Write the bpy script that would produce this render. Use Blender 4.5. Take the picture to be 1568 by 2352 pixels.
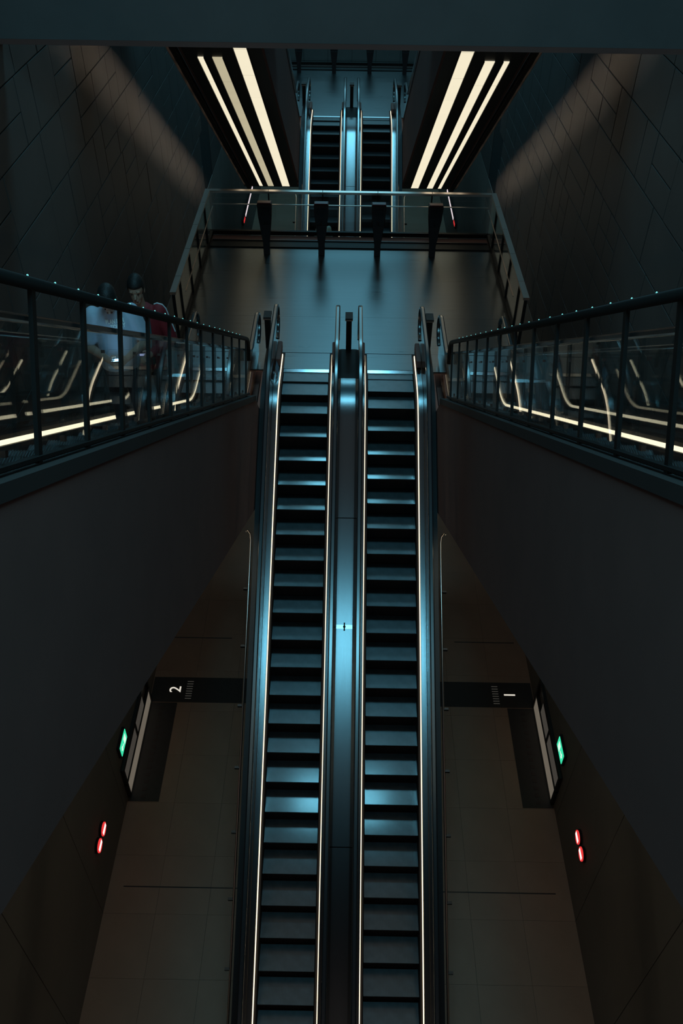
import bpy, bmesh, math, random
from mathutils import Vector, Matrix, Euler
for o in list(bpy.data.objects): bpy.data.objects.remove(o, do_unlink=True)
SC = bpy.context.scene
COL = SC.collection
random.seed(7)
rad = math.radians

# ------------------------------------------------------------------ camera
# world: X right, Y away from the viewer, Z up; landing floor at Z = 0
CAMZ = 9.081
cam = bpy.data.cameras.new('camera')
cam.sensor_fit = 'VERTICAL'; cam.sensor_height = 36.0
cam.lens = 36.0 * 1950.15 / 2352.0
cam.clip_start = 0.05; cam.clip_end = 300
camo = bpy.data.objects.new('camera', cam); COL.objects.link(camo)
p_, y_, r_ = rad(41.87), rad(-0.17), rad(0.84)
fw = Vector((math.sin(y_)*math.cos(p_), math.cos(y_)*math.cos(p_), -math.sin(p_)))
rt = Vector((math.cos(y_), -math.sin(y_), 0)); up = rt.cross(fw)
c_, s_ = math.cos(r_), math.sin(r_)
R_ = rt*c_ + up*s_; U_ = up*c_ - rt*s_
M = Matrix(((R_.x, U_.x, -fw.x, -0.049), (R_.y, U_.y, -fw.y, 0.0), (R_.z, U_.z, -fw.z, CAMZ), (0, 0, 0, 1)))
camo.matrix_world = M
SC.camera = camo

# ------------------------------------------------------------------ world, lamps, exposure
vs = SC.view_settings
vs.view_transform = 'Standard'; vs.look = 'None'; vs.gamma = 1.0; vs.use_curve_mapping = False
vs.exposure = 0.0
W = bpy.data.worlds.new('world'); SC.world = W; W.use_nodes = True
W.node_tree.nodes['Background'].inputs['Color'].default_value = (1.0, 0.86, 0.78, 1)
W.node_tree.nodes['Background'].inputs['Strength'].default_value = 0.09

def area(name, loc, sx, sy, power, col, tilt=0.0):
    l = bpy.data.lights.new(name, 'AREA'); l.shape = 'RECTANGLE'; l.size = sx; l.size_y = sy
    l.energy = power; l.color = col
    o = bpy.data.objects.new(name, l); COL.objects.link(o)
    o.location = loc; o.rotation_euler = (tilt, 0, 0)
    return o
CY = (0.20, 0.72, 0.97)
# the hall's row of cool ceiling lamps, one per module of the station
for yl, dy in ((1.6, 2.2), (17.2, 2.0), (31.0, 2.6)):
    area('hall_lamp', (0, yl, 14.5), 3.4, dy, (205 if yl < 10 else 180 if yl < 20 else 165)*dy, CY)
# long luminous ceiling over the far concourse
area('hall_skylight', (0, 57.0, 14.5), 7.0, 38.0, 1200, CY)

# ------------------------------------------------------------------ materials
def mat(name, col, rough=0.5, metal=0.0, var=0.0, scale=4.0, bump=0.0, bscale=60.0, stretch=(1, 1, 1), spec=0.5, aniso=0.0, rvar=0.0, coat=None):
    m = bpy.data.materials.new(name); m.use_nodes = True
    nt = m.node_tree; b = nt.nodes['Principled BSDF']
    b.inputs['Base Color'].default_value = (*col, 1); b.inputs['Roughness'].default_value = rough
    b.inputs['Metallic'].default_value = metal; b.inputs['Specular IOR Level'].default_value = spec
    if coat:
        b.inputs['Coat Weight'].default_value, b.inputs['Coat Roughness'].default_value, b.inputs['Coat IOR'].default_value = coat
    if aniso: b.inputs['Anisotropic'].default_value = aniso
    tc = nt.nodes.new('ShaderNodeTexCoord'); mp = nt.nodes.new('ShaderNodeMapping')
    mp.inputs['Scale'].default_value = stretch
    nt.links.new(tc.outputs['Object'], mp.inputs['Vector'])
    nz = nt.nodes.new('ShaderNodeTexNoise'); nz.inputs['Scale'].default_value = scale; nz.inputs['Detail'].default_value = 5
    nt.links.new(mp.outputs['Vector'], nz.inputs['Vector'])
    if var:
        mx = nt.nodes.new('ShaderNodeMix'); mx.data_type = 'RGBA'
        mx.inputs[6].default_value = (*[c*(1-var) for c in col], 1); mx.inputs[7].default_value = (*[min(1, c*(1+var)) for c in col], 1)
        nt.links.new(nz.outputs['Fac'], mx.inputs[0]); nt.links.new(mx.outputs[2], b.inputs['Base Color'])
    if rvar:
        mr = nt.nodes.new('ShaderNodeMapRange'); mr.inputs[3].default_value = max(0.02, rough-rvar); mr.inputs[4].default_value = min(1, rough+rvar)
        nt.links.new(nz.outputs['Fac'], mr.inputs[0]); nt.links.new(mr.outputs[0], b.inputs['Roughness'])
    if bump:
        n2 = nt.nodes.new('ShaderNodeTexNoise'); n2.inputs['Scale'].default_value = bscale
        nt.links.new(mp.outputs['Vector'], n2.inputs['Vector'])
        bp = nt.nodes.new('ShaderNodeBump'); bp.inputs['Strength'].default_value = bump; bp.inputs['Distance'].default_value = 0.01
        nt.links.new(n2.outputs['Fac'], bp.inputs['Height']); nt.links.new(bp.outputs['Normal'], b.inputs['Normal'])
    return m
def emit(name, col, s, var=0.0, scale=3.0):
    m = bpy.data.materials.new(name); m.use_nodes = True; nt = m.node_tree
    nt.nodes.remove(nt.nodes['Principled BSDF'])
    e = nt.nodes.new('ShaderNodeEmission'); e.inputs['Color'].default_value = (*col, 1); e.inputs['Strength'].default_value = s
    if var:
        tc = nt.nodes.new('ShaderNodeTexCoord'); nz = nt.nodes.new('ShaderNodeTexNoise'); nz.inputs['Scale'].default_value = scale
        mr = nt.nodes.new('ShaderNodeMapRange'); mr.inputs[3].default_value = s*(1-var); mr.inputs[4].default_value = s*(1+var)
        nt.links.new(tc.outputs['Object'], nz.inputs['Vector']); nt.links.new(nz.outputs['Fac'], mr.inputs[0]); nt.links.new(mr.outputs[0], e.inputs['Strength'])
    nt.links.new(e.outputs[0], nt.nodes['Material Output'].inputs['Surface'])
    return m
def glass(name, tint, refl=1.0, rough=0.0):
    m = bpy.data.materials.new(name); m.use_nodes = True; nt = m.node_tree
    nt.nodes.remove(nt.nodes['Principled BSDF'])
    t = nt.nodes.new('ShaderNodeBsdfTransparent'); t.inputs['Color'].default_value = (*tint, 1)
    g = nt.nodes.new('ShaderNodeBsdfGlossy'); g.inputs['Roughness'].default_value = rough; g.inputs['Color'].default_value = (refl, refl, refl, 1)
    # Schlick reflectance from the angle of incidence, the same on both faces of the pane
    ge = nt.nodes.new('ShaderNodeNewGeometry'); dt = nt.nodes.new('ShaderNodeVectorMath'); dt.operation = 'DOT_PRODUCT'
    nt.links.new(ge.outputs['Normal'], dt.inputs[0]); nt.links.new(ge.outputs['Incoming'], dt.inputs[1])
    def ma(op, a, b):
        q = nt.nodes.new('ShaderNodeMath'); q.operation = op
        for k, v in enumerate((a, b)):
            if isinstance(v, (int, float)): q.inputs[k].default_value = v
            elif v is not None: nt.links.new(v, q.inputs[k])
        return q.outputs[0]
    sch = ma('ADD', ma('MULTIPLY', ma('POWER', ma('SUBTRACT', 1.0, ma('ABSOLUTE', dt.outputs['Value'], None)), 5.0), 0.96), 0.04)
    x = nt.nodes.new('ShaderNodeMixShader')
    nt.links.new(sch, x.inputs[0]); nt.links.new(t.outputs[0], x.inputs[1]); nt.links.new(g.outputs[0], x.inputs[2])
    nt.links.new(x.outputs[0], nt.nodes['Material Output'].inputs['Surface'])
    return m
MT = dict(
    wall=mat('dark stone panel', (0.098, 0.084, 0.078), 0.6, var=0.2, scale=1.2, bump=0.10, bscale=9, spec=0.4),
    wall2=mat('smooth lower wall', (0.20, 0.175, 0.155), 0.7, var=0.15, scale=1.0),
    wallback=mat('wall joint', (0.015, 0.015, 0.015), 0.9),
    concrete=mat('painted concrete', (0.15, 0.145, 0.14), 0.7, var=0.15, scale=2),
    platform=mat('platform stone', (0.40, 0.255, 0.18), 0.6, var=0.15, scale=1.5, bump=0.05, bscale=30),
    inlay=mat('dark floor inlay', (0.045, 0.036, 0.032), 0.6, var=0.2, scale=6),
    lfloor=mat('brushed landing plate', (0.16, 0.17, 0.175), 0.30, metal=0.95, var=0.15, scale=3.0, stretch=(0.25, 5.0, 1), rvar=0.07, bump=0.015, bscale=20),
    clad=mat('black cladding', (0.20, 0.095, 0.078), 0.8, var=0.15, scale=2),
    ledge=mat('dark grey ledge', (0.050, 0.034, 0.030), 0.7, var=0.2, scale=2),
    soffit=mat('dark soffit', (0.028, 0.026, 0.025), 0.5, var=0.2, scale=2),
    steel=mat('brushed steel', (0.15, 0.155, 0.16), 0.24, metal=1.0, var=0.06, scale=3, stretch=(6, 1, 1), bump=0.03, bscale=40),
    steeldk=mat('dull steel', (0.07, 0.07, 0.072), 0.38, metal=1.0, var=0.1, scale=3),
    step=mat('cast aluminium step', (0.105, 0.11, 0.115), 0.40, metal=1.0, var=0.3, scale=7, rvar=0.05, coat=(0.8, 0.13, 1.8)),
    riser=mat('dark step riser', (0.016, 0.011, 0.010), 0.85, var=0.2, scale=8, spec=0.1),
    skirt=mat('black skirt', (0.018, 0.013, 0.012), 0.6, var=0.1, spec=0.2),
    rubber=mat('blue black rubber handrail', (0.006, 0.010, 0.013), 0.35, var=0.1, scale=5, spec=0.5, coat=(1.0, 0.2, 1.8)),
    iron=mat('black painted steel', (0.013, 0.010, 0.009), 0.5, var=0.15, scale=5, spec=0.25),
    bronze=mat('satin railing bar', (0.85, 0.72, 0.64), 0.28, metal=1.0, var=0.08, scale=2),
    comb=mat('polished comb', (0.45, 0.48, 0.50), 0.16, metal=1.0, var=0.1, scale=30),
    jcover=mat('joint steel', (0.30, 0.31, 0.32), 0.22, metal=1.0),
    chrome=mat('polished chrome', (0.75, 0.78, 0.8), 0.10, metal=1.0),
    valid=mat('dark red black housing', (0.020, 0.012, 0.013), 0.45, var=0.1),
    validred=mat('dark red visor', (0.10, 0.012, 0.022), 0.4),
    screen=mat('dark screen', (0.01, 0.012, 0.014), 0.1),
    glass=glass('balustrade glass', (0.90, 0.93, 0.93)),
    skin=mat('skin', (0.42, 0.24, 0.17), 0.5, var=0.06, scale=12),
    hair=mat('dark hair', (0.012, 0.010, 0.009), 0.55, var=0.3, scale=40, bump=0.4, bscale=120),
    shirt=mat('pale grey cotton', (0.43, 0.50, 0.60), 0.85, var=0.08, scale=8, bump=0.25, bscale=14),
    print_=mat('pale mint shirt print', (0.85, 0.95, 0.93), 0.6),
    denim=mat('dark denim', (0.022, 0.026, 0.036), 0.85, var=0.25, scale=20, bump=0.2, bscale=20),
    red=mat('dark red jersey', (0.20, 0.010, 0.016), 0.75, var=0.2, scale=10, bump=0.2, bscale=16),
    blackcloth=mat('black cloth', (0.012, 0.012, 0.013), 0.8, var=0.2, scale=10),
    teal=mat('teal cloth', (0.02, 0.10, 0.11), 0.7),
    white=mat('white trim', (0.65, 0.66, 0.68), 0.6),
    pale=mat('pale sage jacket', (0.30, 0.36, 0.30), 0.8, var=0.1, bump=0.2, bscale=16),
    shoe=mat('shoe leather', (0.02, 0.02, 0.02), 0.5),
    eye=mat('eye', (0.02, 0.015, 0.012), 0.2),
    lip=mat('lips', (0.30, 0.12, 0.10), 0.5),
    phone=mat('phone body', (0.012, 0.012, 0.014), 0.25),
    door=mat('platform door frame', (0.05, 0.048, 0.045), 0.4, metal=0.6, var=0.1),
    strip=emit('warm light panel', (1.0, 0.90, 0.66), 0.92, 0.03, 2.0),
    stripdim=emit('aged warm light panel', (1.0, 0.88, 0.58), 0.50, 0.06, 2.0),
    wash=emit('warm wash tube', (1.0, 0.84, 0.62), 21.0),
    skl=emit('warm skirt light', (1.0, 0.85, 0.58), 2.1),
    green=emit('green exit light', (0.05, 0.85, 0.45), 0.95),
    greenw=emit('white exit pictogram', (0.75, 1.0, 0.85), 1.0),
    redl=emit('red lamp', (1.0, 0.05, 0.05), 0.85),
    whitel=emit('white lamp core', (1.0, 0.93, 0.85), 1.3),
    num=emit('backlit number', (1.0, 0.93, 0.80), 0.72),
    numdim=emit('faint backlit text', (1.0, 0.93, 0.80), 0.045),
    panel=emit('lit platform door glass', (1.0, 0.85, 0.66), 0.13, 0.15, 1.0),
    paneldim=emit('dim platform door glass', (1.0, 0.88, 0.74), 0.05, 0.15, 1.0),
    led=emit('pink white route display', (1.0, 0.82, 0.86), 1.1, 0.5, 9),
    stud=emit('stud with glowing cyan glint', (0.25, 0.95, 0.95), 0.9),  # metal rail studs; the lamps' cyan glint on them is put in as emission
    phonel=emit('phone screen glow', (0.25, 0.65, 1.0), 12.0),
    phonedim=emit('dim phone screen glow', (0.5, 0.6, 1.0), 0.8),
    btn=emit('red stop button', (1.0, 0.05, 0.03), 0.6),
    sticker=mat('blue white sticker', (0.10, 0.22, 0.32), 0.5, var=0.9, scale=60),
    stickw=mat('grey sticker', (0.20, 0.20, 0.20), 0.5, var=0.5, scale=40),
)

# ------------------------------------------------------------------ mesh helpers
class MB:
    def __init__(s): s.v = []; s.f = []
    def box(s, x0, x1, y0, y1, z0, z1):
        b = len(s.v)
        s.v += [(x0,y0,z0),(x1,y0,z0),(x1,y1,z0),(x0,y1,z0),(x0,y0,z1),(x1,y0,z1),(x1,y1,z1),(x0,y1,z1)]
        s.f += [tuple(b+i for i in q) for q in ((0,3,2,1),(4,5,6,7),(0,1,5,4),(1,2,6,5),(2,3,7,6),(3,0,4,7))]
        return s
    def prism_x(s, prof, x0, x1):
        """closed (y,z) profile extruded in X"""
        b = len(s.v); n = len(prof)
        s.v += [(x0, y, z) for y, z in prof] + [(x1, y, z) for y, z in prof]
        s.f += [tuple(b+i for i in range(n)), tuple(b+2*n-1-i for i in range(n))]
        for i in range(n):
            j = (i+1) % n; s.f.append((b+i, b+n+i, b+n+j, b+j))
        return s
    def loft(s, rings, closed=True, caps=True):
        b = len(s.v); n = len(rings[0])
        for r in rings: s.v += [tuple(p) for p in r]
        for k in range(len(rings)-1):
            for i in range(n if closed else n-1):
                j = (i+1) % n
                s.f.append((b+k*n+i, b+k*n+j, b+(k+1)*n+j, b+(k+1)*n+i))
        if caps and closed:
            s.f.append(tuple(b+n-1-i for i in range(n))); s.f.append(tuple(b+(len(rings)-1)*n+i for i in range(n)))
        return s
    def tube(s, pts, r, n=8):
        pts = [Vector(p) for p in pts]; rings = []
        for i, p in enumerate(pts):
            t = (pts[min(i+1, len(pts)-1)] - pts[max(i-1, 0)]).normalized()
            a = Vector((1, 0, 0)) if abs(t.x) < 0.9 else Vector((0, 0, 1))
            u = t.cross(a).normalized(); w = t.cross(u)
            rings.append([p + (u*math.cos(k*2*math.pi/n) + w*math.sin(k*2*math.pi/n))*r for k in range(n)])
        return s.loft(rings)
    def sphere(s, c, r, nu=10, nv=7, sx=1, sy=1, sz=1):
        c = Vector(c); rings = []
        for j in range(nv+1):
            ph = math.pi*(j+0.02)/(nv+0.04)
            rings.append([c + Vector((r*sx*math.sin(ph)*math.cos(2*math.pi*i/nu), r*sy*math.sin(ph)*math.sin(2*math.pi*i/nu), -r*sz*math.cos(ph))) for i in range(nu)])
        return s.loft(rings)
    def mesh(s, name):
        me = bpy.data.meshes.new(name); me.from_pydata(s.v, [], s.f)
        bm = bmesh.new(); bm.from_mesh(me); bmesh.ops.recalc_face_normals(bm, faces=bm.faces); bm.to_mesh(me); bm.free()
        return me
def link(name, me, m, parent=None, loc=None, smooth=False):
    o = bpy.data.objects.new(name, me); COL.objects.link(o)
    if me is not None and m is not None and not me.materials: me.materials.append(MT[m] if isinstance(m, str) else m)
    if parent is not None: o.parent = parent
    if loc is not None: o.location = loc
    if smooth and me is not None:
        for p in me.polygons: p.use_smooth = True
    return o
def build(mb, name, m, parent=None, loc=None, smooth=False, sharp=None):
    me = mb.mesh(name)
    if sharp:
        bm = bmesh.new(); bm.from_mesh(me)
        for e in bm.edges: e.smooth = (len(e.link_faces) == 2 and e.calc_face_angle(0) < rad(sharp))
        for f in bm.faces: f.smooth = True
        bm.to_mesh(me); bm.free()
    return link(name, me, m, parent, loc, smooth)
def tag(o, label=None, cat=None, group=None, kind=None):
    if label: o['label'] = label
    if cat: o['category'] = cat
    if group: o['group'] = group
    if kind: o['kind'] = kind
    return o
def empty(name, loc=(0, 0, 0), rz=0.0):
    o = bpy.data.objects.new(name, None); COL.objects.link(o); o.location = loc; o.rotation_euler = (0, 0, rz)
    o.empty_display_size = 0.1
    return o
def copy_tree(o, parent=None):
    c = o.copy(); COL.objects.link(c); c.parent = parent
    for ch in list(o.children): copy_tree(ch, c)
    return c
def bevel(o, w=0.01, seg=2):
    b = o.modifiers.new('bevel', 'BEVEL'); b.width = w; b.segments = seg; b.limit_method = 'ANGLE'
    return o

AL = rad(32); T = math.tan(AL)
FC, FS = 13.378, 13.14            # where the centre / side inclines meet the landing level
DY = 15.577                       # distance between the two modules of the hall
XW = 4.7
PZ = -8.2                         # platform level
UZ = 7.40                         # upper concourse level

# ------------------------------------------------------------------ setting
# side walls: dark stone panels of uneven sizes
def wall(side, sx):
    w = build(MB().box(sx*(XW+0.014) if sx > 0 else sx*(XW+0.43), sx*(XW+0.43) if sx > 0 else sx*(XW+0.014), -6, 47.0, PZ, 14.0), 'wall_'+side, 'wallback')
    tag(w, 'tall dark stone clad wall on the %s side of the hall' % side, 'wall', kind='structure')
    rnd = random.Random(3 if sx < 0 else 5)
    cache = {}
    def pan(y0, y1, z0, z1):
        L, Hh = round(y1-y0, 3), round(z1-z0, 3); k = (L, Hh)
        if k not in cache:
            g = 0.011; m = MB()
            m.loft([[(0, g, g), (0, L-g, g), (0, L-g, Hh-g), (0, g, Hh-g)], [(-sx*0.012, g, g), (-sx*0.012, L-g, g), (-sx*0.012, L-g, Hh-g), (-sx*0.012, g, Hh-g)], [(-sx*0.014, g+.006, g+.006), (-sx*0.014, L-g-.006, g+.006), (-sx*0.014, L-g-.006, Hh-g-.006), (-sx*0.014, g+.006, Hh-g-.006)]])
            me = m.mesh('stone_panel'); me.materials.append(MT['wall']); cache[k] = me
        o = link('stone_panel', cache[k], None, w, (sx*(XW+0.014), y0, z0))
        o.rotation_euler = (0, rnd.uniform(-.002, .002), rnd.uniform(-0.004, 0.004))
    h = 0.925; z = -1.71; n = 0
    while z < 8.4:
        y = 8.6 + rnd.choice([0, .55, 1.1, .3])
        while y < 27.3:
            L = rnd.choice([0.66, 1.10, 1.10, 1.76])
            if rnd.random() < 0.42:
                pan(y, y+L, z, z+h/2); pan(y, y+L, z+h/2, z+h); n += 2
            else:
                pan(y, y+L, z, z+h); n += 1
            y += L
        z += h
    # remaining cladding courses, beyond where single panels can be told apart
    m = MB()
    zz = PZ + 0.1
    def sheet(y0, y1, z0, z1):
        a, b = sorted((sx*XW, sx*(XW+0.014))); m.box(a, b, y0, y1, z0, z1)
    for y0, y1 in ((-6, 8.5), (29.2, 47.0)):
        yy = y0
        while yy < y1-0.1:
            zz = -1.71
            while zz < 13.0:
                sheet(yy+.008, min(yy+1.65, y1)-.008, zz+.008, zz+h-.008); zz += h
            yy += 1.65
    st = build(m, 'stone_cladding', 'wall', w); st['kind'] = 'stuff'
    m = MB(); yy = -6
    while yy < 46.9:
        sheet(yy+.008, min(yy+2.2, 47)-.008, PZ, -1.72); yy += 2.2
    build(m, 'lower_cladding', 'wall2', w)['kind'] = 'stuff'
    return n
np_ = wall('left', -1) + wall('right', 1)

fl = build(MB().box(-7.5, 7.5, -6, 47, PZ-0.4, PZ-0.02), 'floor', 'wallback'); tag(fl, 'brown stone platform floor far below the escalators', 'floor', kind='structure')
tile = {}
def slab(x0, x1, y0, y1, m):
    k = (round(x1-x0, 3), round(y1-y0, 3), m)
    if k not in tile:
        me = MB().box(0.002, x1-x0-0.002, 0.002, y1-y0-0.002, 0, 0.02).mesh('floor_tile'); me.materials.append(MT[m]); tile[k] = me
    link('floor_tile', tile[k], None, fl, (x0, y0, PZ-0.02))
for sx in (-1, 1):
    for j in range(15):
        y0 = -1.2 + 1.2*j + (0 if j < 12 else 0)
        for (a, b) in ((1.62, 2.62), (2.62, 3.66), (3.66, 4.7)):
            x0, x1 = (a, b) if sx > 0 else (-b, -a)
            slab(x0, x1, y0, y0+1.2, 'platform')
    m = MB(); a, b = (1.62, 4.7) if sx > 0 else (-4.7, -1.62)
    m.box(a, b, 16.8, 47, PZ-.02, PZ); m.box(a, b, -6, -1.2, PZ-.02, PZ)
    build(m, 'floor_sheet', 'platform', fl)
build(MB().box(-1.62, 1.62, -6, 47, PZ-.02, PZ), 'floor_sheet', 'platform', fl)
# dark inlays, thin steel joints and the platform numbers in the floor
def text_mesh(s, size, ext=0.004, bold=0.0):
    cu = bpy.data.curves.new('t', 'FONT'); cu.body = s; cu.size = size; cu.extrude = ext; cu.offset = bold; cu.align_x = 'CENTER'; cu.align_y = 'CENTER'
    o = bpy.data.objects.new('t', cu); COL.objects.link(o)
    dg = bpy.context.evaluated_depsgraph_get(); dg.update()
    me = bpy.data.meshes.new_from_object(o.evaluated_get(dg)); bpy.data.objects.remove(o, do_unlink=True)
    me.materials.clear()
    return me
for sx, s in ((-1, '2'), (1, '1')):
    nm = 'left' if sx < 0 else 'right'
    e = empty('floor_sign', (sx*4.1, 12.62, PZ))
    tag(e, 'dark floor band with white platform number %s near the %s wall' % (s, nm), 'floor sign')
    a, b = sorted((-sx*2.4, sx*0.58))
    build(MB().box(a, b, -0.37, 0.37, 0, 0.006), 'band', 'inlay', e)
    me = text_mesh(s, 0.40, 0.002)
    o = link('platform_number', me, 'num', e, (0, 0, 0.010)); o.rotation_euler = (0, 0, rad(90) if sx < 0 else rad(-90))
    o['label'] = 'white number %s' % s
    m = MB()
    for k in range(8):
        y = -0.27 + k*0.072; m.box(-sx*0.33-.075, -sx*0.33+.075, y, y+0.018, 0.006, 0.009)
    build(m, 'small_text', 'numdim', e)
    mt = empty('floor_mat', (sx*4.35, 10.9, PZ))
    tag(mt, 'dark tactile floor mat in front of the %s platform door' % nm, 'floor mat')
    build(MB().box(-0.34, 0.34, -1.28, 1.33, 0, 0.006), 'mat_sheet', 'inlay', mt)
    rib = None
    for k in range(14):
        if rib is None: rib = MB().box(-.05, .05, 0, .08, 0, .004).mesh('rib'); rib.materials.append(MT['ledge'])
        link('rib', rib, None, mt, (sx*.02, -1.2+k*.18, .006))
    for y, x0, x1 in ((14.27, 2.9, 4.45), (7.74, 1.9, 4.4)):
        a, b = sorted((sx*x0, sx*x1))
        tag(build(MB().box(a, b, y-.012, y+.012, PZ, PZ+.004), 'floor_joint', 'steeldk'), 'thin steel joint across the %s platform floor, %s' % (nm, 'beyond the number band' if y > 12 else 'nearer the viewer'), 'floor joint', 'steel joints in the platform floor')
    # platform edge doors along the wall
    d = empty('platform_door', (sx*4.68, 11.0, PZ)); tag(d, 'pale lit glass platform door at the foot of the %s wall' % nm, 'door')
    def bx(mb, x0, x1, y0, y1, z0, z1):
        a, b = sorted((sx*x0, sx*x1)); mb.box(a, b, y0, y1, z0, z1); return mb
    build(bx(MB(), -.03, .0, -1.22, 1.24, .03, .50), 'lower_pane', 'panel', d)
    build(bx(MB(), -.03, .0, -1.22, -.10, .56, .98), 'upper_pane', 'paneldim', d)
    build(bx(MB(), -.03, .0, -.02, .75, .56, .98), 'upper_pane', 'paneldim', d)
    f = MB(); bx(f, -.05, .02, -1.3, 1.32, .98, 1.10); bx(f, -.05, .02, -1.3, 1.32, .50, .56); bx(f, -.05, .02, -1.3, 1.32, 0, .03)
    bx(f, -.05, .02, 1.24, 1.32, .03, .98); bx(f, -.05, .02, -1.30, -1.22, .03, .98); bx(f, -.05, .02, -.10, -.02, .56, .98)
    build(f, 'door_frame', 'door', d)
    # other door leaves of the long platform screen
    # green exit sign and the red signal lamps
    g = empty('exit_sign', (sx*4.66, 10.1, -6.80)); tag(g, 'glowing green emergency exit sign on the %s wall' % nm, 'exit sign')
    build(bx(MB(), -.02, .05, -.27, .27, -.03, .33), 'housing', 'iron', g)
    build(bx(MB(), -.032, -.02, -.24, .24, 0, .30), 'lit_face', 'green', g)
    m = MB(); bx(m, -.036, -.032, .02, .16, .05, .25); bx(m, -.036, -.032, -.19, -.03, .13, .17); bx(m, -.036, -.032, -.17, -.12, .09, .21)
    build(m, 'pictogram', 'greenw', g)
    for yy, w2 in ((8.19, 'upper'), (7.85, 'lower')):
        l = empty('signal_lamp', (sx*4.66, yy, -6.71)); tag(l, '%s round red signal lamp with white core on the %s wall' % (w2, nm), 'signal lamp', 'red signal lamps')
        def disc(r, x0, x1):
            n = 16; return MB().loft([[(sx*x0, r*math.cos(k*2*math.pi/n), r*math.sin(k*2*math.pi/n)) for k in range(n)], [(sx*x1, r*math.cos(k*2*math.pi/n), r*math.sin(k*2*math.pi/n)) for k in range(n)]])
        build(disc(.15, .04, -.01), 'housing', 'iron', l)
        build(disc(.135, -.01, -.03), 'red_lens', 'redl', l)
        m = MB(); bx(m, -.036, -.030, -.10, .10, -.045, .045); build(m, 'white_core', 'whitel', l)
    # far route display: thin lit line above the far platform edge
    rd = empty('route_display', (sx*4.62, 38.0, -6.30)); tag(rd, 'thin pinkish white lit display line far along the %s platform wall' % nm, 'display')
    build(bx(MB(), -.02, .05, -2.1, 2.1, -.10, .13), 'housing', 'iron', rd)
    build(bx(MB(), -.04, -.02, -1.3, 2.0, -.03, .07), 'lit_line', 'led', rd)
    build(bx(MB(), -.04, -.02, -2.0, -1.55, -.03, .07), 'red_end', 'redl', rd)

# end wall
wb = build(MB().box(-7.5, 7.5, 46.0, 46.5, PZ, 6.0), 'wall_back', 'wallback'); tag(wb, 'grey panelled end wall behind the far landing', 'wall', kind='structure')
for i in range(-4, 4):
    for j in range(9):
        o = build(MB().box(.008, 1.18-.008, -.03, 0, .008, 1.15-.008), 'wall_panel', 'concrete', wb, (i*1.18, 46.0, -4.6+j*1.15)) if (i == -4 and j == 0) else link('wall_panel', pnl.data, None, wb, (i*1.18, 46.0, -4.6+j*1.15))
        pnl = o
for sx in (-1, 1):
    a, b = sorted((sx*2.9, sx*4.4))
    tag(build(MB().box(a, b, 45.87, 45.965, PZ, PZ+2.3).box(a-.06, b+.06, 45.90, 45.965, PZ, PZ+2.38), 'service_door', 'concrete'), 'pale grey service door low at the far end, %s side' % ('left' if sx < 0 else 'right'), 'door')
# concourse slabs; in front of the far one hangs the wide beam seen along the top edge
for k, (y0, y1, lab) in enumerate(((-7.0, -0.2, 'concourse slab edge beneath the viewer'), (12.35, 12.55, 'wide blue grey beam crossing the hall at the top'), (15.9, 19.0, 'far concourse slab above the light strips'))):
    b = build(MB().box(-XW, XW, y0, y1, 6.23, UZ), 'trim_%d' % (k+1), 'concrete')
    tag(b, lab, 'beam', kind='structure')
    build(MB().box(-XW, XW, y0-.03, y1+.03, 6.17, 6.23), 'drip_edge', 'clad', b)

# ------------------------------------------------------------------ escalators
def path(rise, h=0.0, f0=1.0, f1=1.0, R0=1.5, R1=1.5, n=16):
    """offset line (u,z) of the step nose line: lower flat, curve, incline, curve, upper flat"""
    L = rise/T; t0 = R0*math.tan(AL/2); t1 = R1*math.tan(AL/2); P = [(-f0, h)]
    for k in range(n+1):
        a = AL*k/n; P.append((-t0 + (R0-h)*math.sin(a), R0 - (R0-h)*math.cos(a)))
    for k in range(n+1):
        a = AL*(1-k/n); P.append((L+t1 - (R1+h)*math.sin(a), rise - R1 + (R1+h)*math.cos(a)))
    P.append((L+f1, rise+h))
    return P
def zpath(rise, u):
    P = path(rise)
    if u <= P[0][0]: return 0.0
    for (a, za), (b, zb) in zip(P, P[1:]):
        if a <= u <= b: return za + (zb-za)*(u-a)/max(1e-9, b-a)
    return rise
def sweep(sec, rise, f0, f1):
    """cross-section [(x,h)] swept along the escalator line"""
    lines = [path(rise, h, f0, f1) for x, h in sec]
    rings = [[(sec[i][0], lines[i][k][0], lines[i][k][1]) for i in range(len(sec))] for k in range(len(lines[0]))]
    return MB().loft(rings)
def dense(P, m):
    out = []
    for (a, b) in zip(P, P[1:]):
        for k in range(m): out.append((a[0]+(b[0]-a[0])*k/m, a[1]+(b[1]-a[1])*k/m))
    return out + [P[-1]]
SW = 0.986
SWS = 0.872
def step_mesh():
    SW = SWS; nr = 38; pit = SW/nr; m = MB(); prof = []
    for i in range(nr):
        x = -SW/2 + i*pit
        prof += [(x, 0), (x+pit*.55, 0), (x+pit*.55, -.011), (x+pit, -.011)]
    n = len(prof); b = 0
    # tread: front (nose, y=0 lower side) to back (y=.4)
    m.v += [(x, 0.004, z) for x, z in prof] + [(x, 0.405, z) for x, z in prof]
    m.f += [(i, i+1, n+i+1, n+i) for i in range(n-1)]
    return m
def step_body():
    SW = SWS; m = MB(); prof = [(0.002, -.012), (0.006, -.05), (0.010, -.12), (0.018, -.20), (0.025, -.262), (0.40, -.262), (0.40, -.012)]
    m.prism_x(prof, -SW/2, SW/2)
    # vertical cleats on the riser
    for i in range(38):
        x = -SW/2 + i*SW/38
        m.prism_x([(-.004, -.006), (0.0, -.05), (0.004, -.12), (0.012, -.20), (0.019, -.255), (0.025, -.255), (0.018, -.20), (0.01, -.12), (0.006, -.05), (0.004, -.006)], x, x+SW/38*.55)
    return m
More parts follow.
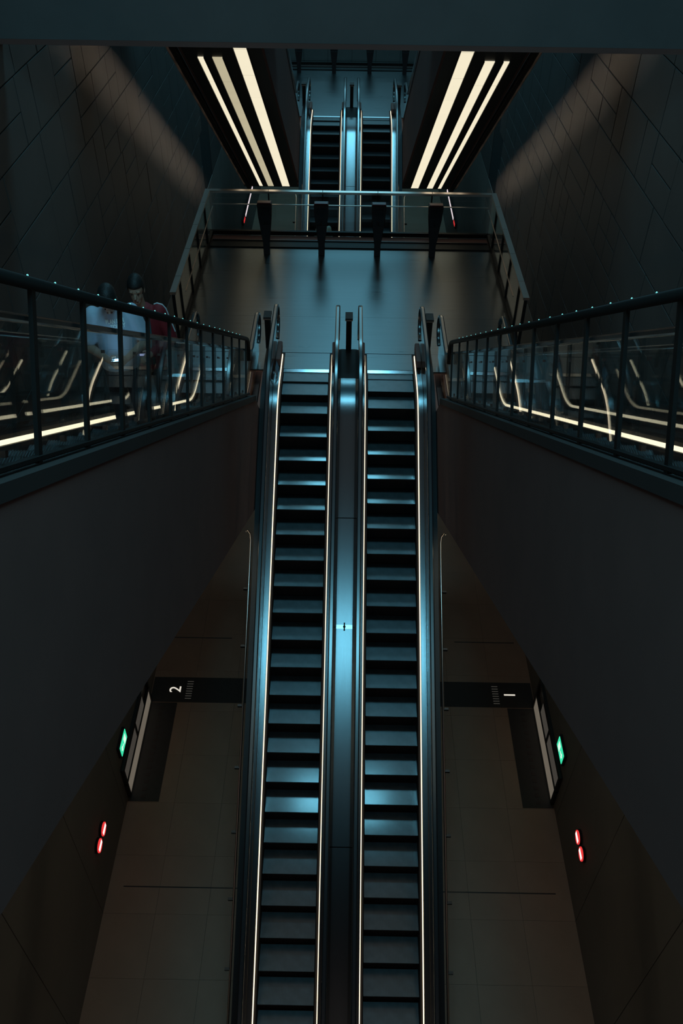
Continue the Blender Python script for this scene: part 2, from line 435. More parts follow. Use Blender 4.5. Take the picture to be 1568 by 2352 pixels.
_sm = step_mesh().mesh('step'); _sm.materials.append(MT['step'])
_sb = step_body().mesh('riser'); _sb.materials.append(MT['riser'])
G = 0.329
def escalator(rise, label, side=False, outer=0, group=None):
    """local: centre line X=0, uphill +Y, Y=0 where the incline meets the lower level. outer=+1/-1 marks the wide outer deck"""
    e = empty('escalator'); tag(e, label, 'escalator', group)
    L = rise/T; F0, F1 = 1.5, 1.52
    for s in (-1, 1):
        x = s*SW/2
        def S(sec): return [(s*a, h) for a, h in sec]
        hw = SW/2; dh = .119
        build(sweep(S([(hw-.052, -.30), (hw-.052, .0), (hw-.04, .031), (hw+.030, .031), (hw+.030, -.30)]), rise, F0, F1), 'skirt_panel', 'skirt', e)
        build(sweep(S([(hw-.004, .032), (hw-.004, .066), (hw+.026, .072), (hw+.026, .032)]), rise, 1.28, 1.40), 'skirt_light', 'skl', e)
        build(sweep(S([(hw+.006, .074), (hw+.012, .112), (hw+.095, dh), (hw+.10, dh), (hw+.10, .074)]), rise, F0, F1), 'inner_deck', 'steel', e, sharp=8)
        # glass panes between inner deck and handrail
        P0 = dense(path(rise, dh, F0+.05, F1+.05), 1); P1 = dense(path(rise, .935 if side else .985, F0+.05, F1+.05), 1)
        g = MB(); xa, xb = s*(hw+.105), s*(hw+.117)
        for k in range(len(P0)-1):
            g.loft([[(xa, *P0[k]), (xb, *P0[k]), (xb, *P1[k]), (xa, *P1[k])], [(xa, *P0[k+1]), (xb, *P0[k+1]), (xb, *P1[k+1]), (xa, *P1[k+1])]], caps=(k in (0, len(P0)-2)))
        # rounded glass ends
        for yc, z0, sg in ((-F0-.05, 0, -1), (L+F1+.05, rise, 1)):
            r = [(yc, z0+.30)] + [(yc+sg*.33*math.sin(a), z0+.6425-.3425*math.cos(a)) for a in [math.pi*k/8 for k in range(9)]]
            g.prism_x([q for q in r], min(xa, xb), max(xa, xb))
        build(g, 'glass_panel', 'glass', e)
        # handrail with returning loops
        hh = .95 if side else 1.0
        H = path(rise, hh, F0+.05, F1+.05)
        loop1 = [(L+F1+.05+.36*math.sin(a), rise+.66+(hh-.66)*math.cos(a)) for a in [math.pi*k/10 for k in range(1, 11)]]
        loop0 = [(-F0-.05-.36*math.sin(a), .66+(hh-.66)*math.cos(a)) for a in [math.pi*k/10 for k in range(10, 0, -1)]]
        pts = loop0 + H + loop1
        rings = []
        for i, (u, z) in enumerate(pts):
            a = Vector(pts[max(i-1, 0)]); b = Vector(pts[min(i+1, len(pts)-1)]); t = (b-a).normalized(); nn = Vector((-t.y, t.x))
            ring = []
            for (dx, dh) in ((-.041, -.012), (-.041, .010), (-.034, .020), (-.022, .0245), (.022, .0245), (.034, .020), (.041, .010), (.041, -.012), (.020, -.022), (-.020, -.022)):
                ring.append((s*(hw+.111)+dx, u+nn.x*dh, z+nn.y*dh))
            rings.append(ring)
        build(MB().loft(rings), 'handrail', 'rubber', e, sharp=20)
        # outer deck
        if s == outer:
            build(sweep(S([(hw+.122, .05), (hw+.122, .27), (hw+.31, .25), (hw+.31, .05)]), rise, F0, F1), 'outer_deck', 'steeldk', e)
    # comb and landing plates
    for yc, z0, sg in ((-.9, 0, -1), (L+.9, rise, 1)):
        cb = MB()
        cb.prism_x([(yc-sg*.07, z0-.02), (yc-sg*.07, z0+.010), (yc+sg*.03, z0+.016), (yc+sg*.03, z0-.02)], -SW/2+.05, SW/2-.05)
        build(cb, 'comb_plate', 'comb', e)
        teeth = MB()
        for i in range(36):
            x = -SW/2+.02+i*(SW-.04)/36
            teeth.prism_x([(yc-sg*.12, z0-.012), (yc-sg*.06, z0+.002), (yc-sg*.06, z0-.012)], x, x+.012)
        build(teeth, 'comb_teeth', 'steeldk', e)
        a, b = sorted((yc+sg*.035, yc+sg*.62))
        build(MB().box(-SW/2, SW/2, a, b, z0-.02, z0+.021), 'landing_plate', 'lfloor', e)
    for s in (-1, 1):
        for yc, z0, sg in ((-.85, 0, -1), (L+.85, rise, 1)):
            a, b = sorted((yc, yc+sg*.68)); x0, x1 = sorted((s*(SW/2+.006), s*(SW/2+.100)))
            bevel(build(MB().box(x0, x1, a, b, z0+.13, z0+.29), 'newel_base', 'clad', e), .02)
    # truss
    prof = path(rise, -.32, F0, F1); low = path(rise, -1.0, F0, F1)
    build(MB().prism_x(prof + low[::-1], -SW/2-.13, SW/2+.13), 'truss', 'clad', e)
    return e, L
def add_steps(e, rise, L, phase):
    u = L - 1.483 + phase
    while u + .4 < L + .92: u += .4
    while u > -1.3:
        o = link('step', _sm, None, e, (0, u, zpath(rise, u+.0)))
        r = link('riser', _sb, None, o)
        u -= .4
XC = G + SW/2
labels = {('l', 0): 'left escalator of the near pair, descending from the near landing', ('r', 0): 'right escalator of the near pair, descending from the near landing',
          ('l', 1): 'left escalator of the far pair, beyond the landing railing', ('r', 1): 'right escalator of the far pair, beyond the landing railing'}
RC = -PZ
protoc = {}
for sd, sx, ph in (('l', -1, 0.0), ('r', 1, 0.121)):
    e, L = escalator(RC, labels[(sd, 0)], outer=sx, group='centre escalators')
    add_steps(e, RC, L, ph)
    protoc[sd] = e
    # stickers and stop button on the inner deck
    if sd == 'l':
        hw = SW/2
        def deckq(y0, y1, t0, t1, name, m):
            P = lambda u, t: (-(hw+.028+.057*t)+.003, L+u, RC+.115+.185*t+.004)
            q = MB().loft([[P(y0, t0), P(y1, t0), P(y1, t1), P(y0, t1)], [(a+.004, b, c+.004) for a, b, c in (P(y0, t0), P(y1, t0), P(y1, t1), P(y0, t1))]])
            return build(q, name, m, e)
        deckq(1.12, 1.19, .45, .75, 'stop_button', 'btn')['label'] = 'red stop button'
        deckq(.98, 1.06, .3, .8, 'sticker', 'stickw'); deckq(.50, .78, .15, .9, 'sticker', 'sticker'); deckq(.40, .47, .1, .9, 'sticker', 'stickw')
    e.location = (sx*XC, FC - L, PZ)
    f = copy_tree(e); f.location = (sx*XC, FC - L + DY, PZ); tag(f, labels[(sd, 1)])
# shared steel deck between each pair
for k in (0, 1):
    d = empty('median_deck', (0, FC-RC/T + k*DY, PZ)); tag(d, 'narrow brushed steel deck between the %s pair of escalators' % ('near', 'far')[k], 'deck panel')
    if k == 0:
        P = path(RC, .13, 1.5, 1.52)
        Ltot = RC/T; cuts = [-1.5, 1.2, 6.59-(FC-Ltot), 9.61-(FC-Ltot), 11.27-(FC-Ltot), Ltot+.46, Ltot+1.52]
        def interp(PP, u):
            for a, b in zip(PP, PP[1:]):
                if a[0] <= u <= b[0]: return (u, a[1]+(b[1]-a[1])*(u-a[0])/max(1e-9, b[0]-a[0]))
            return PP[-1] if u > 0 else PP[0]
        kids = []
        for a, b in zip(cuts, cuts[1:]):
            us = sorted([a+.006, b-.006] + [q[0] for q in P if a+.01 < q[0] < b-.01])
            rings = []
            for u in us:
                y, z = interp(P, u)
                rings.append([(-.20, y, z-.2), (-.20, y, z-.012), (-.14, y, z), (.14, y, z), (.20, y, z-.012), (.20, y, z-.2)])
            kids.append(build(MB().loft(rings), 'deck_plate', 'steel' if b < Ltot+1 else 'skirt', d, sharp=8))
        y, z = interp(P, cuts[3])
        j = MB(); j.prism_x([(-.035, -.006), (-.035, .008), (.035, .008), (.035, -.006)], -.14, .14)
        o = build(j, 'joint_cover', 'jcover', d, (0, y, z)); o.rotation_euler = (AL, 0, 0); kids.append(o)
        b = MB().sphere((0, 0, .006), .024).box(-.012, .012, -.07, .07, -.002, .006); o = build(b, 'bolt', 'iron', d, (0, y+.0, z+.006)); o.rotation_euler = (AL, 0, 0); kids.append(o)
    else:
        for o in kids:
            c = o.copy(); COL.objects.link(c); c.parent = d
# divider uprights between the handrail ends
for k in (0, 1):
    for x, w in ((-1.60, 'left of'), (0.0, 'between'), (1.58, 'right of')):
        e = empty('divider_post', (x, 14.96 + k*DY, 0))
        tag(e, 'slim black divider upright %s the %s escalator pair at its top' % (w, ('near', 'far')[k]), 'divider', 'escalator divider uprights')
        bevel(build(MB().box(-.055, .055, -.12, .12, .14, .80), 'upright', 'iron', e), .008)
        build(MB().box(-.074, .074, -.13, .13, .80, .85), 'cap', 'ledge', e)
        build(MB().box(-.074, .074, -.135, -.128, .795, .812), 'edge_strip', 'bronze', e)

# ---- side escalators: climb from the landing towards the viewer, thick dark truss with light strips beneath
SX = 2.387; RS = UZ
A0 = 6.02       # soffit line: z = A0 - T*Y
def side_escalator(sx, k):
    """local frame: origin at the incline foot on the landing, uphill is local +Y (object turned by 180 deg)"""
    side = 'left' if sx < 0 else 'right'
    e, L = escalator(RS, ('near ' if k == 0 else 'far ')+side+' side escalator rising from the landing along the wall', side=True, group='side escalators')
    add_steps(e, RS, L, 0.05)
    # dark cladding; world (X,Y,Z) -> local (-(X-sx*SX), FS-Y, Z)
    def lx(X): return -(sx*X - sx*SX)
    def prof(a0, a1, z0, z1, y0=None):
        pass
    inner = [(0.6, A0-T*.6), ((A0+1.5)/T, -1.5), (14.25, -1.5), (14.25, -.03), (13.0, -.03), (12.6, 8.30-T*12.6), (1.6, 8.30-T*1.6), (1.2, UZ), (0.6, UZ)]
    loc = [(FS-y, z) for y, z in inner]
    def px(name, X0, X1, m, pr):
        a, b = sorted((lx(X0), lx(X1))); return build(MB().prism_x(pr, a, b), name, m, e)
    px('inner_cladding', 1.64, 1.69, 'clad', loc)
    px('outer_cladding', 3.17, 3.22, 'clad', loc)
    sof = [(0.6, A0-T*.6), ((A0+1.5)/T, -1.5), (14.25, -1.5), (14.25, -1.40), ((A0+1.6)/T, -1.40), (0.6, A0+.12-T*.6)]
    px('soffit', 1.69, 3.17, 'soffit', [(FS-y, z) for y, z in sof])
    lg = [(FS-y, z) for y, z in [(1.6, 8.41-T*1.6), (12.6, 8.41-T*12.6), (12.6, 8.30-T*12.6), (1.6, 8.30-T*1.6)]]
    px('ledge', 1.63, 1.76, 'ledge', lg)
    px('outer_ledge', 3.03, 3.23, 'ledge', lg)
    return e
def light_strip(sx, k, X, w, y0, m, nseg, which):
    """run of diffusers recessed in the sloping soffit"""
    side = 'left' if sx < 0 else 'right'
    A = A0 + (T*DY if k else 0); y1 = (A + 1.42)/T
    e = empty('ceiling_light_strip', (sx*X, y0, A - T*y0 - .004)); e.rotation_euler = (-AL, 0, 0)
    tag(e, ('%s warm light strip under the %s %s side escalator' % (which, 'near' if k == 0 else 'far', side)), 'light strip', 'warm soffit light strips')
    Ls = (y1-y0)/math.cos(AL); 
    build(MB().box(-w/2-.02, -w/2-.002, 0, Ls, -.03, .02).box(w/2+.002, w/2+.02, 0, Ls, -.03, .02), 'frame', 'iron', e)
    y = 0.0; first = 0.16 if which == 'inner' else 1.43
    i = 0
    while y < Ls - .05:
        l = first if i == 0 else 1.43
        l = min(l, Ls-y)
        build(MB().box(-w/2, w/2, y+.022, y+l-.022, -.012, .0), 'diffuser', m, e)
        y += l; i += 1
def wall_washer(sx, k):
    side = 'left' if sx < 0 else 'right'
    A = A0 + (T*DY if k else 0); y0 = 0.62 + DY*k; y1 = (A + 1.42)/T; Ls = (y1-y0)/math.cos(AL)
    e = empty('wall_washer', (sx*3.225, y0, A - T*y0)); e.rotation_euler = (-AL, 0, 0)
    tag(e, 'hooded wall washing lamp along the outer edge of the %s %s side escalator' % ('near' if k == 0 else 'far', side), 'lamp', 'wall washers')
    def b(x0, x1, z0, z1, n, m):
        a, c = sorted((sx*x0, sx*x1)); build(MB().box(a, c, 0, Ls, z0, z1), n, m, e)
    b(0, .20, -.030, -.015, 'hood', 'iron'); b(0, .012, -.11, .0, 'housing', 'iron'); b(.012, .10, -.11, -.098, 'cover', 'iron')
    i = 0
    while i*.95 < Ls-.5:
        a, c = sorted((sx*.012, sx*.03)); build(MB().box(a, c, i*.95+.05, i*.95+.75, -.085, -.045), 'tube', 'wash', e); i += 1
for k in (0, 1):
    for sx in (-1, 1):
        wall_washer(sx, k)
        e = side_escalator(sx, k) if k == 0 else copy_tree(SIDE[sx])
        if k == 0:
            if sx == -1: SIDE = {}
            SIDE[sx] = e
        tag(e, ('near ' if k == 0 else 'far ')+('left' if sx < 0 else 'right')+' side escalator rising from the landing along the wall')
        e.location = (sx*SX, FS + k*DY, 0); e.rotation_euler = (0, 0, math.pi)
        off = 0 if k else -DY
        light_strip(sx, k, 2.075, .24, 17.06+off, 'strip', 9, 'inner')
        light_strip(sx, k, 2.56, .19, 17.55+off, 'stripdim' if sx < 0 else 'strip', 9, 'middle')
        light_strip(sx, k, 2.875, .11, 17.55+off, 'strip', 9, 'outer')

# ---- glass railing beside each near side escalator
def side_railing(sx):
    side = 'left' if sx < 0 else 'right'
    r = empty('post_railing', (sx*1.72, 12.0, 0.93)); tag(r, 'dark sloping post railing with studded round top rail along the %s side escalator' % side, 'railing')
    oy, oz = 12.0, 0.93
    def wl(y, a): return Vector((0, y-oy, a-T*y-oz))
    d = Vector((0, math.cos(AL), -math.sin(AL))); n = Vector((0, math.sin(AL), math.cos(AL)))
    base = 8.42; hN = 0.955
    top = [wl(y, base) + n*hN for y in (1.4, 11.9)]
    end = [top[1] + d*.20 - n*.01, top[1] + d*.34 - n*.07, top[1] + d*.42 - n*.19, top[1]+d*.45-n*.36]
    build(MB().tube([top[0], top[1]] + end, .036, 10), 'top_rail', 'iron', r, smooth=True)
    build(MB().tube([wl(1.4, base)+n*.03, wl(12.3, base)+n*.03], .022, 6), 'base_rail', 'iron', r)
    ys = [3.60 + .755*k for k in range(-3, 12)]
    pm = MB()
    pm.loft([[(-.012, 0, 0), (.012, 0, 0), (.012, .055, 0), (-.012, .055, 0)], [(-.012, 0, hN), (.012, 0, hN), (.012, .055, hN), (-.012, .055, hN)]])
    pme = pm.mesh('post'); pme.materials.append(MT['iron'])
    for y in ys:
        if y > 12.3: continue
        o = link('post', pme, None, r, wl(y, base)); o.rotation_euler = (-AL, 0, 0)
    Lp = .755/math.cos(AL)
    cm = MB().box(-.014, .014, -.018, .018, -.018, .018).mesh('clamp'); cm.materials.append(MT['steel'])
    for y in ys[:-1]:
        for f in (.5,):
            c = link('clamp', cm, None, r, wl(y, base) + d*Lp*f + n*.10); c.rotation_euler = (-AL, 0, 0)
            b = link('clamp', cm, None, r, wl(y, base) + d*Lp*f + n*.62); b.rotation_euler = (-AL, 0, 0); b.scale = (.8, .6, .6)
    sm = MB().sphere((0, 0, 0), .006, 6, 5).mesh('stud'); sm.materials.append(MT['stud'])
    y = 1.90
    while y < 12.0:
        link('stud', sm, None, r, wl(y-.50, base) + n*(hN+.038)); y += .364
side_railing(-1); side_railing(1)

# ---- maintenance pipe with brackets beside each centre escalator
for k in (0, 1):
    for sx in (-1, 1):
        e = empty('cable_pipe', (sx*1.69, FC+k*DY, 0)); tag(e, 'thin steel pipe on brackets %s of the %s escalator pair' % ('left' if sx < 0 else 'right', ('near', 'far')[k]), 'pipe', 'steel pipes beside the escalators')
        P = [(sx*.10, -2.32, -1.34), (sx*.06, -2.30, -1.33), (sx*.015, -2.36, -1.36), (0, -2.46, -1.42), (0, -9.6, -1.42-7.14*T)]
        build(MB().tube(P, .019, 8), 'pipe', 'bronze', e, smooth=True)
        for q in range(9):
            y = -3.2 - .85*q; z = -1.42 + (y+2.46)*T
            build(MB().box(min(0, sx*.09), max(0, sx*.09), y-.02, y+.02, z-.03, z+.01), 'bracket', 'steeldk', e)
        build(MB().box(-sx*.10-.02, -sx*.10+.02, -2.62, -2.56, -1.50, -1.44), 'bracket', 'steel', e)
        build(MB().box(-sx*.10-.02, -sx*.10+.02, -3.10, -3.04, -1.80, -1.74), 'bracket', 'steel', e)

# ------------------------------------------------------------------ landings
def landing(k):
    o = DY*k
    nm = ('near', 'far')[k]
    L = build(MB().box(-3.56, 3.56, 14.3+o, 20.55+o, -1.5, -.03), 'landing_floor', 'clad'); tag(L, '%s landing slab with blue lit brushed metal floor' % nm, 'floor', kind='structure')
    # floor plates
    xs = [-3.56, -1.9, -.0, 1.9, 3.56]
    for y0, y1 in ((14.95, 16.42), (16.42, 19.78)):
        build(MB().box(-3.56, 3.56, y0+.002+o, y1-.002+o, -.03, 0), 'floor_plate', 'lfloor', L)
    for a, b in ((-3.56, -1.35), (-.30, .30), (1.35, 3.56)):
        build(MB().box(a, b, 14.3+o, 14.948+o, -.03, 0), 'floor_plate', 'lfloor', L)
    build(MB().box(-3.56, 3.56, 19.78+o, 20.10+o, -.03, .03), 'kerb', 'iron', L)
    build(MB().box(-3.4, 3.4, 20.10+o, 20.13+o, .03, .055), 'kerb_trim', 'steeldk', L)
    # U-shaped glass railing
    r = empty('landing_railing', (0, 20.55+o, 0)); tag(r, 'U-shaped glass railing with satin top bar around the %s landing' % nm, 'railing')
    z0, z1 = 1.06, 1.115
    xj = [-3.50, -3.33, -2.0, -.68, .66, 1.98, 3.33, 3.50]
    xj = [-3.42, -2.0, -.68, .66, 1.98, 3.42]
    for a, b in zip(xj, xj[1:]):
        build(MB().box(a+.006, b-.006, -.07, .05, z0, z1), 'rail_segment', 'bronze', r)
    yj = [20.60, 19.755, 18.495, 17.26, 15.985, 15.28]
    for s in (-1, 1):
        for a, b in zip(yj, yj[1:]):
            x0, x1 = sorted((s*3.42, s*3.54))
            build(MB().box(x0, x1, b-20.55+.006, a-20.55-.006, z0, z1), 'rail_segment', 'bronze', r)
            build(MB().box(s*3.47-.006, s*3.47+.006, b-20.55+.02, a-20.55-.02, .10, z0), 'glass_pane', 'glass', r)
        x0, x1 = sorted((s*3.355, s*3.375))
        build(MB().box(x0, x1, 16.0-20.55, 20.40-20.55, .76, .78), 'lower_rail', 'bronze', r)
        build(MB().box(s*3.47-.04, s*3.47+.04, 15.28-20.55, 0, 0, .10), 'base_channel', 'iron', r)
        for y in yj[1:]:
            build(MB().box(s*3.47-.03, s*3.47+.03, y-20.55-.015, y-20.55+.015, 0, z0), 'post', 'iron', r)
    for a, b in zip(xj, xj[1:]):
        build(MB().box(a+.02, b-.02, -.006, .006, .10, z0), 'glass_pane', 'glass', r)
    build(MB().box(-3.36, 3.36, -.20, -.18, .83, .85), 'lower_rail', 'bronze', r)
    build(MB().box(-3.47, 3.47, -.04, .04, 0, .10), 'base_channel', 'iron', r)
    for x in xj[1:-1]:
        build(MB().box(x-.015, x+.015, -.03, .03, .10, z0), 'post', 'iron', r)
    # ticket validators
    for i, x in enumerate((-2.0, -.68, .66, 1.98)):
        v = empty('ticket_validator', (x, 19.45+o, 0))
        tag(v, 'dark ticket validator pillar, %s from the left on the %s landing' % (('first', 'second', 'third', 'fourth')[i], nm), 'ticket validator', 'ticket validators')
        st = MB(); st.loft([[(-a, -b, z), (a, -b, z), (a, b, z), (-a, b, z)] for a, b, z in ((.075, .06, 0), (.075, .06, .28), (.10, .06, .45), (.135, .07, .75))])
        bevel(build(st, 'stem', 'valid', v), .01)
        hd = MB(); hd.loft([[(-a, -b-c, z), (a, -b-c, z), (a, b, z), (-a, b, z)] for a, b, c, z in ((.135, .07, 0, .75), (.155, .09, .03, .95), (.17, .09, .05, 1.24), (.165, .08, .04, 1.28))])
        bevel(build(hd, 'head', 'valid', v), .012)
        build(MB().box(-.15, .15, -.165, -.05, 1.285, 1.315), 'visor', 'validred', v)
        build(MB().box(-.11, .11, -.147, -.139, 1.02, 1.18), 'screen', 'screen', v)
        build(MB().sphere((0, -.135, .82), .022, 8, 6), 'reader_eye', 'steeldk', v)
landing(0); landing(1)
bpy.context.view_layer.update()
#PEOPLE
# ------------------------------------------------------------------ people
from mathutils.bvhtree import BVHTree
def capsule(m, a, b, ra, rb, n=12):
    a, b = Vector(a), Vector(b)
    m.sphere(a, ra, n, 8); m.sphere(b, rb, n, 8)
    t = (b-a)
    if t.length < 1e-6: return
    t = t.normalized(); q = Vector((1, 0, 0)) if abs(t.x) < .9 else Vector((0, 0, 1))
    u = t.cross(q).normalized(); w = t.cross(u)
    m.loft([[p + (u*math.cos(k*2*math.pi/n)+w*math.sin(k*2*math.pi/n))*r for k in range(n)] for p, r in ((a, ra), (b, rb))])
def chain(m, pts):
    for (a, ra), (b, rb) in zip(pts, pts[1:]): capsule(m, a, b, ra, rb)
def ellip(m, rows, n=20):
    m.loft([[(cx+rx*math.cos(2*math.pi*k/n), cy+ry*math.sin(2*math.pi*k/n), z) for k in range(n)] for cx, cy, z, rx, ry in rows])
def fuse(m, name, mt, parent, vox, it=4):
    """one continuous surface out of overlapping volumes"""
    me = m.mesh(name); o = bpy.data.objects.new(name, me); COL.objects.link(o)
    r = o.modifiers.new('r', 'REMESH'); r.mode = 'VOXEL'; r.voxel_size = vox
    sm = o.modifiers.new('s', 'SMOOTH'); sm.iterations = it; sm.factor = .5
    dg = bpy.context.evaluated_depsgraph_get(); dg.update()
    n = bpy.data.meshes.new_from_object(o.evaluated_get(dg)); bpy.data.objects.remove(o, do_unlink=True)
    n.name = name; n.materials.clear()
    return link(name, n, mt, parent, smooth=True)
def person(label, loc, rz, sc, top, legs, bow=34, jacket=False, arms='phone', slim=0.86):
    p = empty('person', loc, rz); p.scale = (sc*slim, sc, sc); tag(p, label, 'person')
    # head frame
    hb = rad(bow); N0 = Vector((0, -.05, 1.49))
    Rm = Matrix.Rotation(hb, 3, 'X')
    def Hd(x, y, z): return N0 + Rm @ Vector((x, y, z))
    b = MB()
    chain(b, [((0, -.02, 1.40), .068), (Hd(0, 0, .02), .058), (Hd(0, -.01, .10), .055)])
    def hs(c, r, sx=1, sy=1, sz=1):
        k = len(b.v); b.sphere((0, 0, 0), r, 18, 14, sx, sy, sz)
        for i in range(k, len(b.v)): b.v[i] = tuple(Hd(*(Vector(b.v[i])+Vector(c))))
    hs((0, -.025, .20), .098, .80, 1.0, 1.02)      # skull
    hs((0, -.050, .135), .072, .86, .95, 1.05)      # face
    hs((0, -.085, .085), .038, 1.1, .8, .8)         # chin
    hs((0, -.128, .150), .014, .85, 1.0, 1.5)       # nose
    hs((0, -.135, .140), .013, 1.15, .9, .8)
    hs((0, -.108, .192), .030, 1.9, .5, .45)        # brow
    hs((-.078, -.015, .155), .026, .35, .7, 1.2); hs((.078, -.015, .155), .026, .35, .7, 1.2)   # ears
    hs((0, -.112, .108), .018, 1.5, .55, .5)        # mouth
    # arms
    A = {}
    for s in (-1, 1):
        if arms == 'phone':
            el, wr = Vector((s*.285, -.03, 1.11)), Vector((s*.085, -.275, 1.10))
        else:
            el, wr = Vector((s*.27, .03, 1.12)), Vector((s*.27, -.08, .87))
        chain(b, [((s*.20, -.03, 1.40), .06), (el, .046), (wr, .029)])
        d = (wr-el).normalized()
        inn = Vector((-s, 0, 0)) if arms == 'phone' else Vector((0, -1, 0))
        palm = wr + d*.045
        upv = Vector((0, 0, 1))
        for t in (-.025, 0, .025):
            capsule(b, wr+d*.012+upv*t*.6, palm+d*.04+upv*t, .016, .015)
        side = upv
        for q, (off, ln) in enumerate(((.030, .068), (.011, .078), (-.009, .072), (-.028, .056))):
            k0 = palm + d*.042 + side*off
            k1 = k0 + d*ln*.45 + inn*.008; k2 = k1 + (d*.5+inn*.8).normalized()*ln*.32; k3 = k2 + (inn*1.0+d*.1).normalized()*ln*.28
            chain(b, [(k0, .0095), (k1, .0090), (k2, .0085), (k3, .0075)])
        t0 = wr + d*.03 + side*.03; t1 = t0 + (side*.8+inn*.5+d*.3).normalized()*.035; t2 = t1 + (d*.5+inn*.8).normalized()*.03
        chain(b, [(t0, .013), (t1, .0105), (t2, .009)])
        A[s] = (el, wr, palm+d*.05)
    body = fuse(b, 'body', 'skin', p, .0065, 2)
    for s in (-1, 1):
        e = MB().sphere(Hd(s*.032, -.115, .172), .0075, 10, 7); build(e, 'eye', 'eye', p, smooth=True)
        e = MB(); capsule(e, Hd(s*.020, -.119, .196), Hd(s*.046, -.107, .197), .0035, .003); build(e, 'eyebrow', 'hair', p, smooth=True)
    e = MB(); capsule(e, Hd(-.022, -.120, .107), Hd(.022, -.120, .107), .006, .006); build(e, 'lips', 'lip', p, smooth=True)
    # hair
    h = MB()
    k = len(h.v); h.sphere((0, 0, 0), .106, 22, 16, .83, 1.0, 1.02)
    for i in range(k, len(h.v)):
        v = Vector(h.v[i]) + Vector((0, -.018, .205))
        if v.y < -.06 and v.z < .225: v.y = -.06 + (v.y+.06)*.15; v.z = max(v.z, .20)
        if v.z < .12: v.z = .12
        h.v[i] = tuple(Hd(*v))
    build(h, 'hair', 'hair', p, smooth=True)
    # top garment
    g = MB()
    lo = .84 if jacket else .88
    ellip(g, [(0, 0, lo, .195, .135), (0, 0, 1.0, .192, .132), (0, -.005, 1.15, .198, .130), (0, -.012, 1.27, .210, .128), (0, -.02, 1.36, .205, .118), (0, -.028, 1.425, .165, .095), (0, -.035, 1.475, .085, .078)])
    for s in (-1, 1):
        el, wr, _ = A[s]; sh = Vector((s*.185, -.025, 1.395))
        if jacket: chain(g, [(sh, .082), (el, .064), (el+(wr-el)*.88, .045)])
        else:
            mid = sh+(el-sh)*.72; chain(g, [(sh, .080), (mid, .076)])
    top_o = fuse(g, 'jacket' if jacket else 't_shirt', top, p, .012, 3)
    # trousers and shoes
    g = MB(); ellip(g, [(0, .005, .80, .175, .125), (0, 0, .90, .182, .125), (0, 0, .97, .178, .120)])
    for s in (-1, 1):
        chain(g, [((s*.09, 0, .84), .098), ((s*.10, -.015, .50), .070), ((s*.105, .01, .10), .056)])
    fuse(g, 'trousers', legs, p, .014, 3)
    for s in (-1, 1):
        g = MB(); k = len(g.v)
        capsule(g, (s*.105, .03, .045), (s*.115, -.15, .035), .045, .036); capsule(g, (s*.105, .02, .05), (s*.105, .01, .11), .044, .046)
        for i in range(k, len(g.v)):
            x, y, z = g.v[i]; g.v[i] = (x, y, max(z, 0.0))
        fuse(g, 'shoe', 'shoe', p, .010, 2)
    return p, top_o, A
def on_side(Y):
    """tread under a world Y on the near side escalators"""
    L = RS/T; u = FS - Y; u0 = L - 1.483 + .05
    n = math.floor((u - u0)/.4); un = u0 + n*.4
    return FS - (un + .2), zpath(RS, un)
def decal(shirt, text, size, z, x0, parent, mt='print_'):
    me = text_mesh(text, size, .0015, .0022)
    for v in me.vertices: v.co.x *= .78
    m = shirt.data; bvh = BVHTree.FromPolygons([v.co.copy() for v in m.vertices], [tuple(q.vertices) for q in m.polygons])
    for v in me.vertices:
        x, zz, d = v.co.x + x0, v.co.y + z, v.co.z
        hit = bvh.ray_cast(Vector((x, -1, zz)), Vector((0, 1, 0)))
        y = hit[0].y if hit[0] else -.12
        v.co = Vector((x, y - .004 - d, zz))
    return link('print', me, mt, parent)
y1, z1 = on_side(6.95)
pa, sh, _ = person('person in pale grey printed T-shirt bowed over a phone on the left side escalator', (-2.18, y1, z1), rad(12), 1.08, 'shirt', 'denim', bow=38)
o = decal(sh, 'PLAN FOR', .048, 1.378, .022, pa); o['label'] = 'pale mint lettering PLAN FOR'
o = decal(sh, 'TODAY', .052, 1.332, .045, pa); o['label'] = 'pale mint lettering TODAY'
def phone(pp, label, glow, off=(0, 0, 0)):
    e = empty('phone'); tag(e, label, 'phone')
    build(MB().box(-.036, .036, -.075, .075, -.004, .004), 'case', 'phone', e)
    build(MB().box(-.032, .032, -.068, .068, .004, .0055), 'phone_screen', glow, e)
    M0 = Matrix.Translation(pp.location) @ Matrix.Rotation(pp.rotation_euler.z, 4, 'Z') @ Matrix.Scale(pp.scale[1], 4)
    e.location = M0 @ (Vector((0, -.315, 1.115)) + Vector(off)); e.rotation_euler = (rad(-22), 0, pp.rotation_euler.z)
phone(pa, 'lit phone held by the person in the pale T-shirt', 'phonel')
y2, z2 = on_side(7.98)
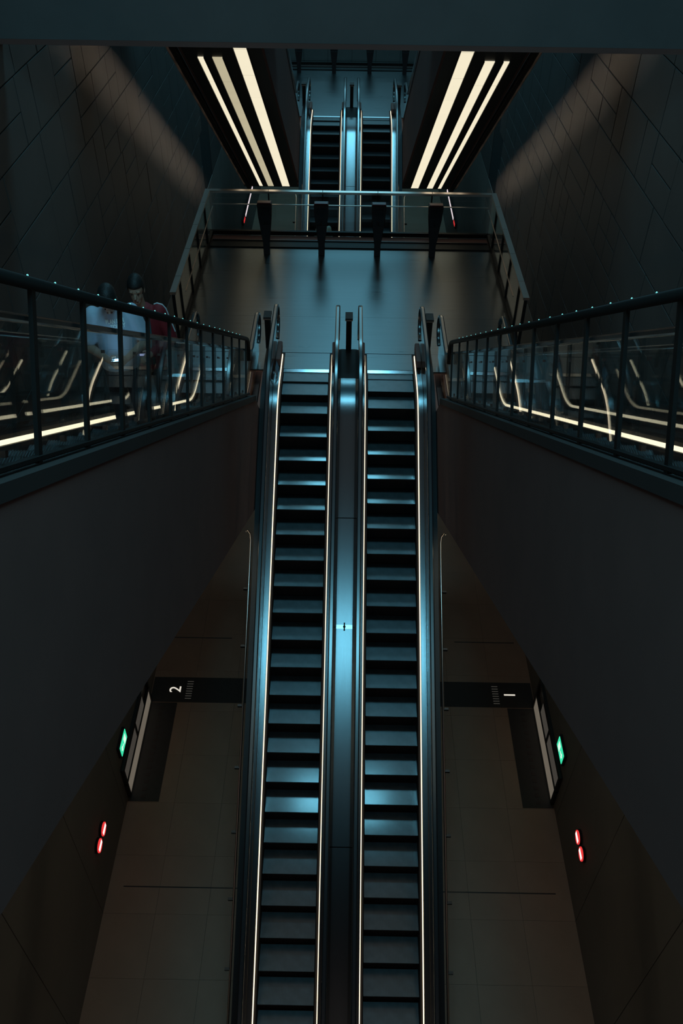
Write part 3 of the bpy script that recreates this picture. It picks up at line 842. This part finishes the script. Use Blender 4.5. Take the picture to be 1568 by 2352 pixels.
pb, jk, _ = person('person in dark red tracksuit jacket looking down, standing behind the pale T-shirt', (-2.23, y2, z2), rad(4), 1.16, 'red', 'blackcloth', bow=6, jacket=True)
# jacket details: black front, teal edge, white sleeve piping
m = jk.data; bvh = BVHTree.FromPolygons([v.co.copy() for v in m.vertices], [tuple(q.vertices) for q in m.polygons])
def strip_on(pts, w, name, mt, parent, axis=(0, 1, 0), start=-1.0):
    b = MB(); L_, R2 = [], []
    for x, z, ww in pts:
        row = []
        for xx in (x-ww, x+ww):
            hit = bvh.ray_cast(Vector((xx, -1, z)), Vector((0, 1, 0))); y = hit[0].y if hit[0] else -.1
            row.append(Vector((xx, y-.005, z)))
        L_.append(row)
    rings = [[r[0], r[1], r[1]+Vector((0, .01, 0)), r[0]+Vector((0, .01, 0))] for r in L_]
    return build(b.loft(rings), name, mt, parent)
strip_on([(0, z, .05+.03*(z-.9)) for z in (.90, 1.0, 1.1, 1.2, 1.3, 1.38, 1.43)], 0, 'shirt_front', 'blackcloth', pb)
strip_on([(.075+.02*(z-.9), z, .014) for z in (.90, 1.0, 1.1, 1.2, 1.3, 1.38)], 0, 'jacket_edge', 'teal', pb)
pp_ = MB(); pts = []
for t in [k/8 for k in range(9)]:
    q = Vector((.13, -.02, 1.5)).lerp(Vector((.36, -.03, 1.2)), t) + Vector((.05*math.sin(math.pi*t), 0, .04*math.sin(math.pi*t)))
    hit = bvh.find_nearest(q); pts.append(hit[0] + hit[1]*.004)
pp_.tube(pts, .007, 6); build(pp_, 'sleeve_piping', 'white', pb)
phone(pb, 'dim phone held by the person in the red jacket', 'phonedim')
uC = 24.4 - (FC - RC/T + DY); zC = PZ + zpath(RC, uC) - .10
L_ = RC/T; u0 = L_ - 1.483; nC = math.floor((uC-u0)/.4); uC = u0 + nC*.4
pc, _, _ = person('person in pale jacket half hidden behind a validator, riding the far left escalator', (-.78, uC+.2+(FC-RC/T+DY), PZ+zpath(RC, uC)), rad(180), 1.0, 'pale', 'blackcloth', bow=8, jacket=True, arms='down')
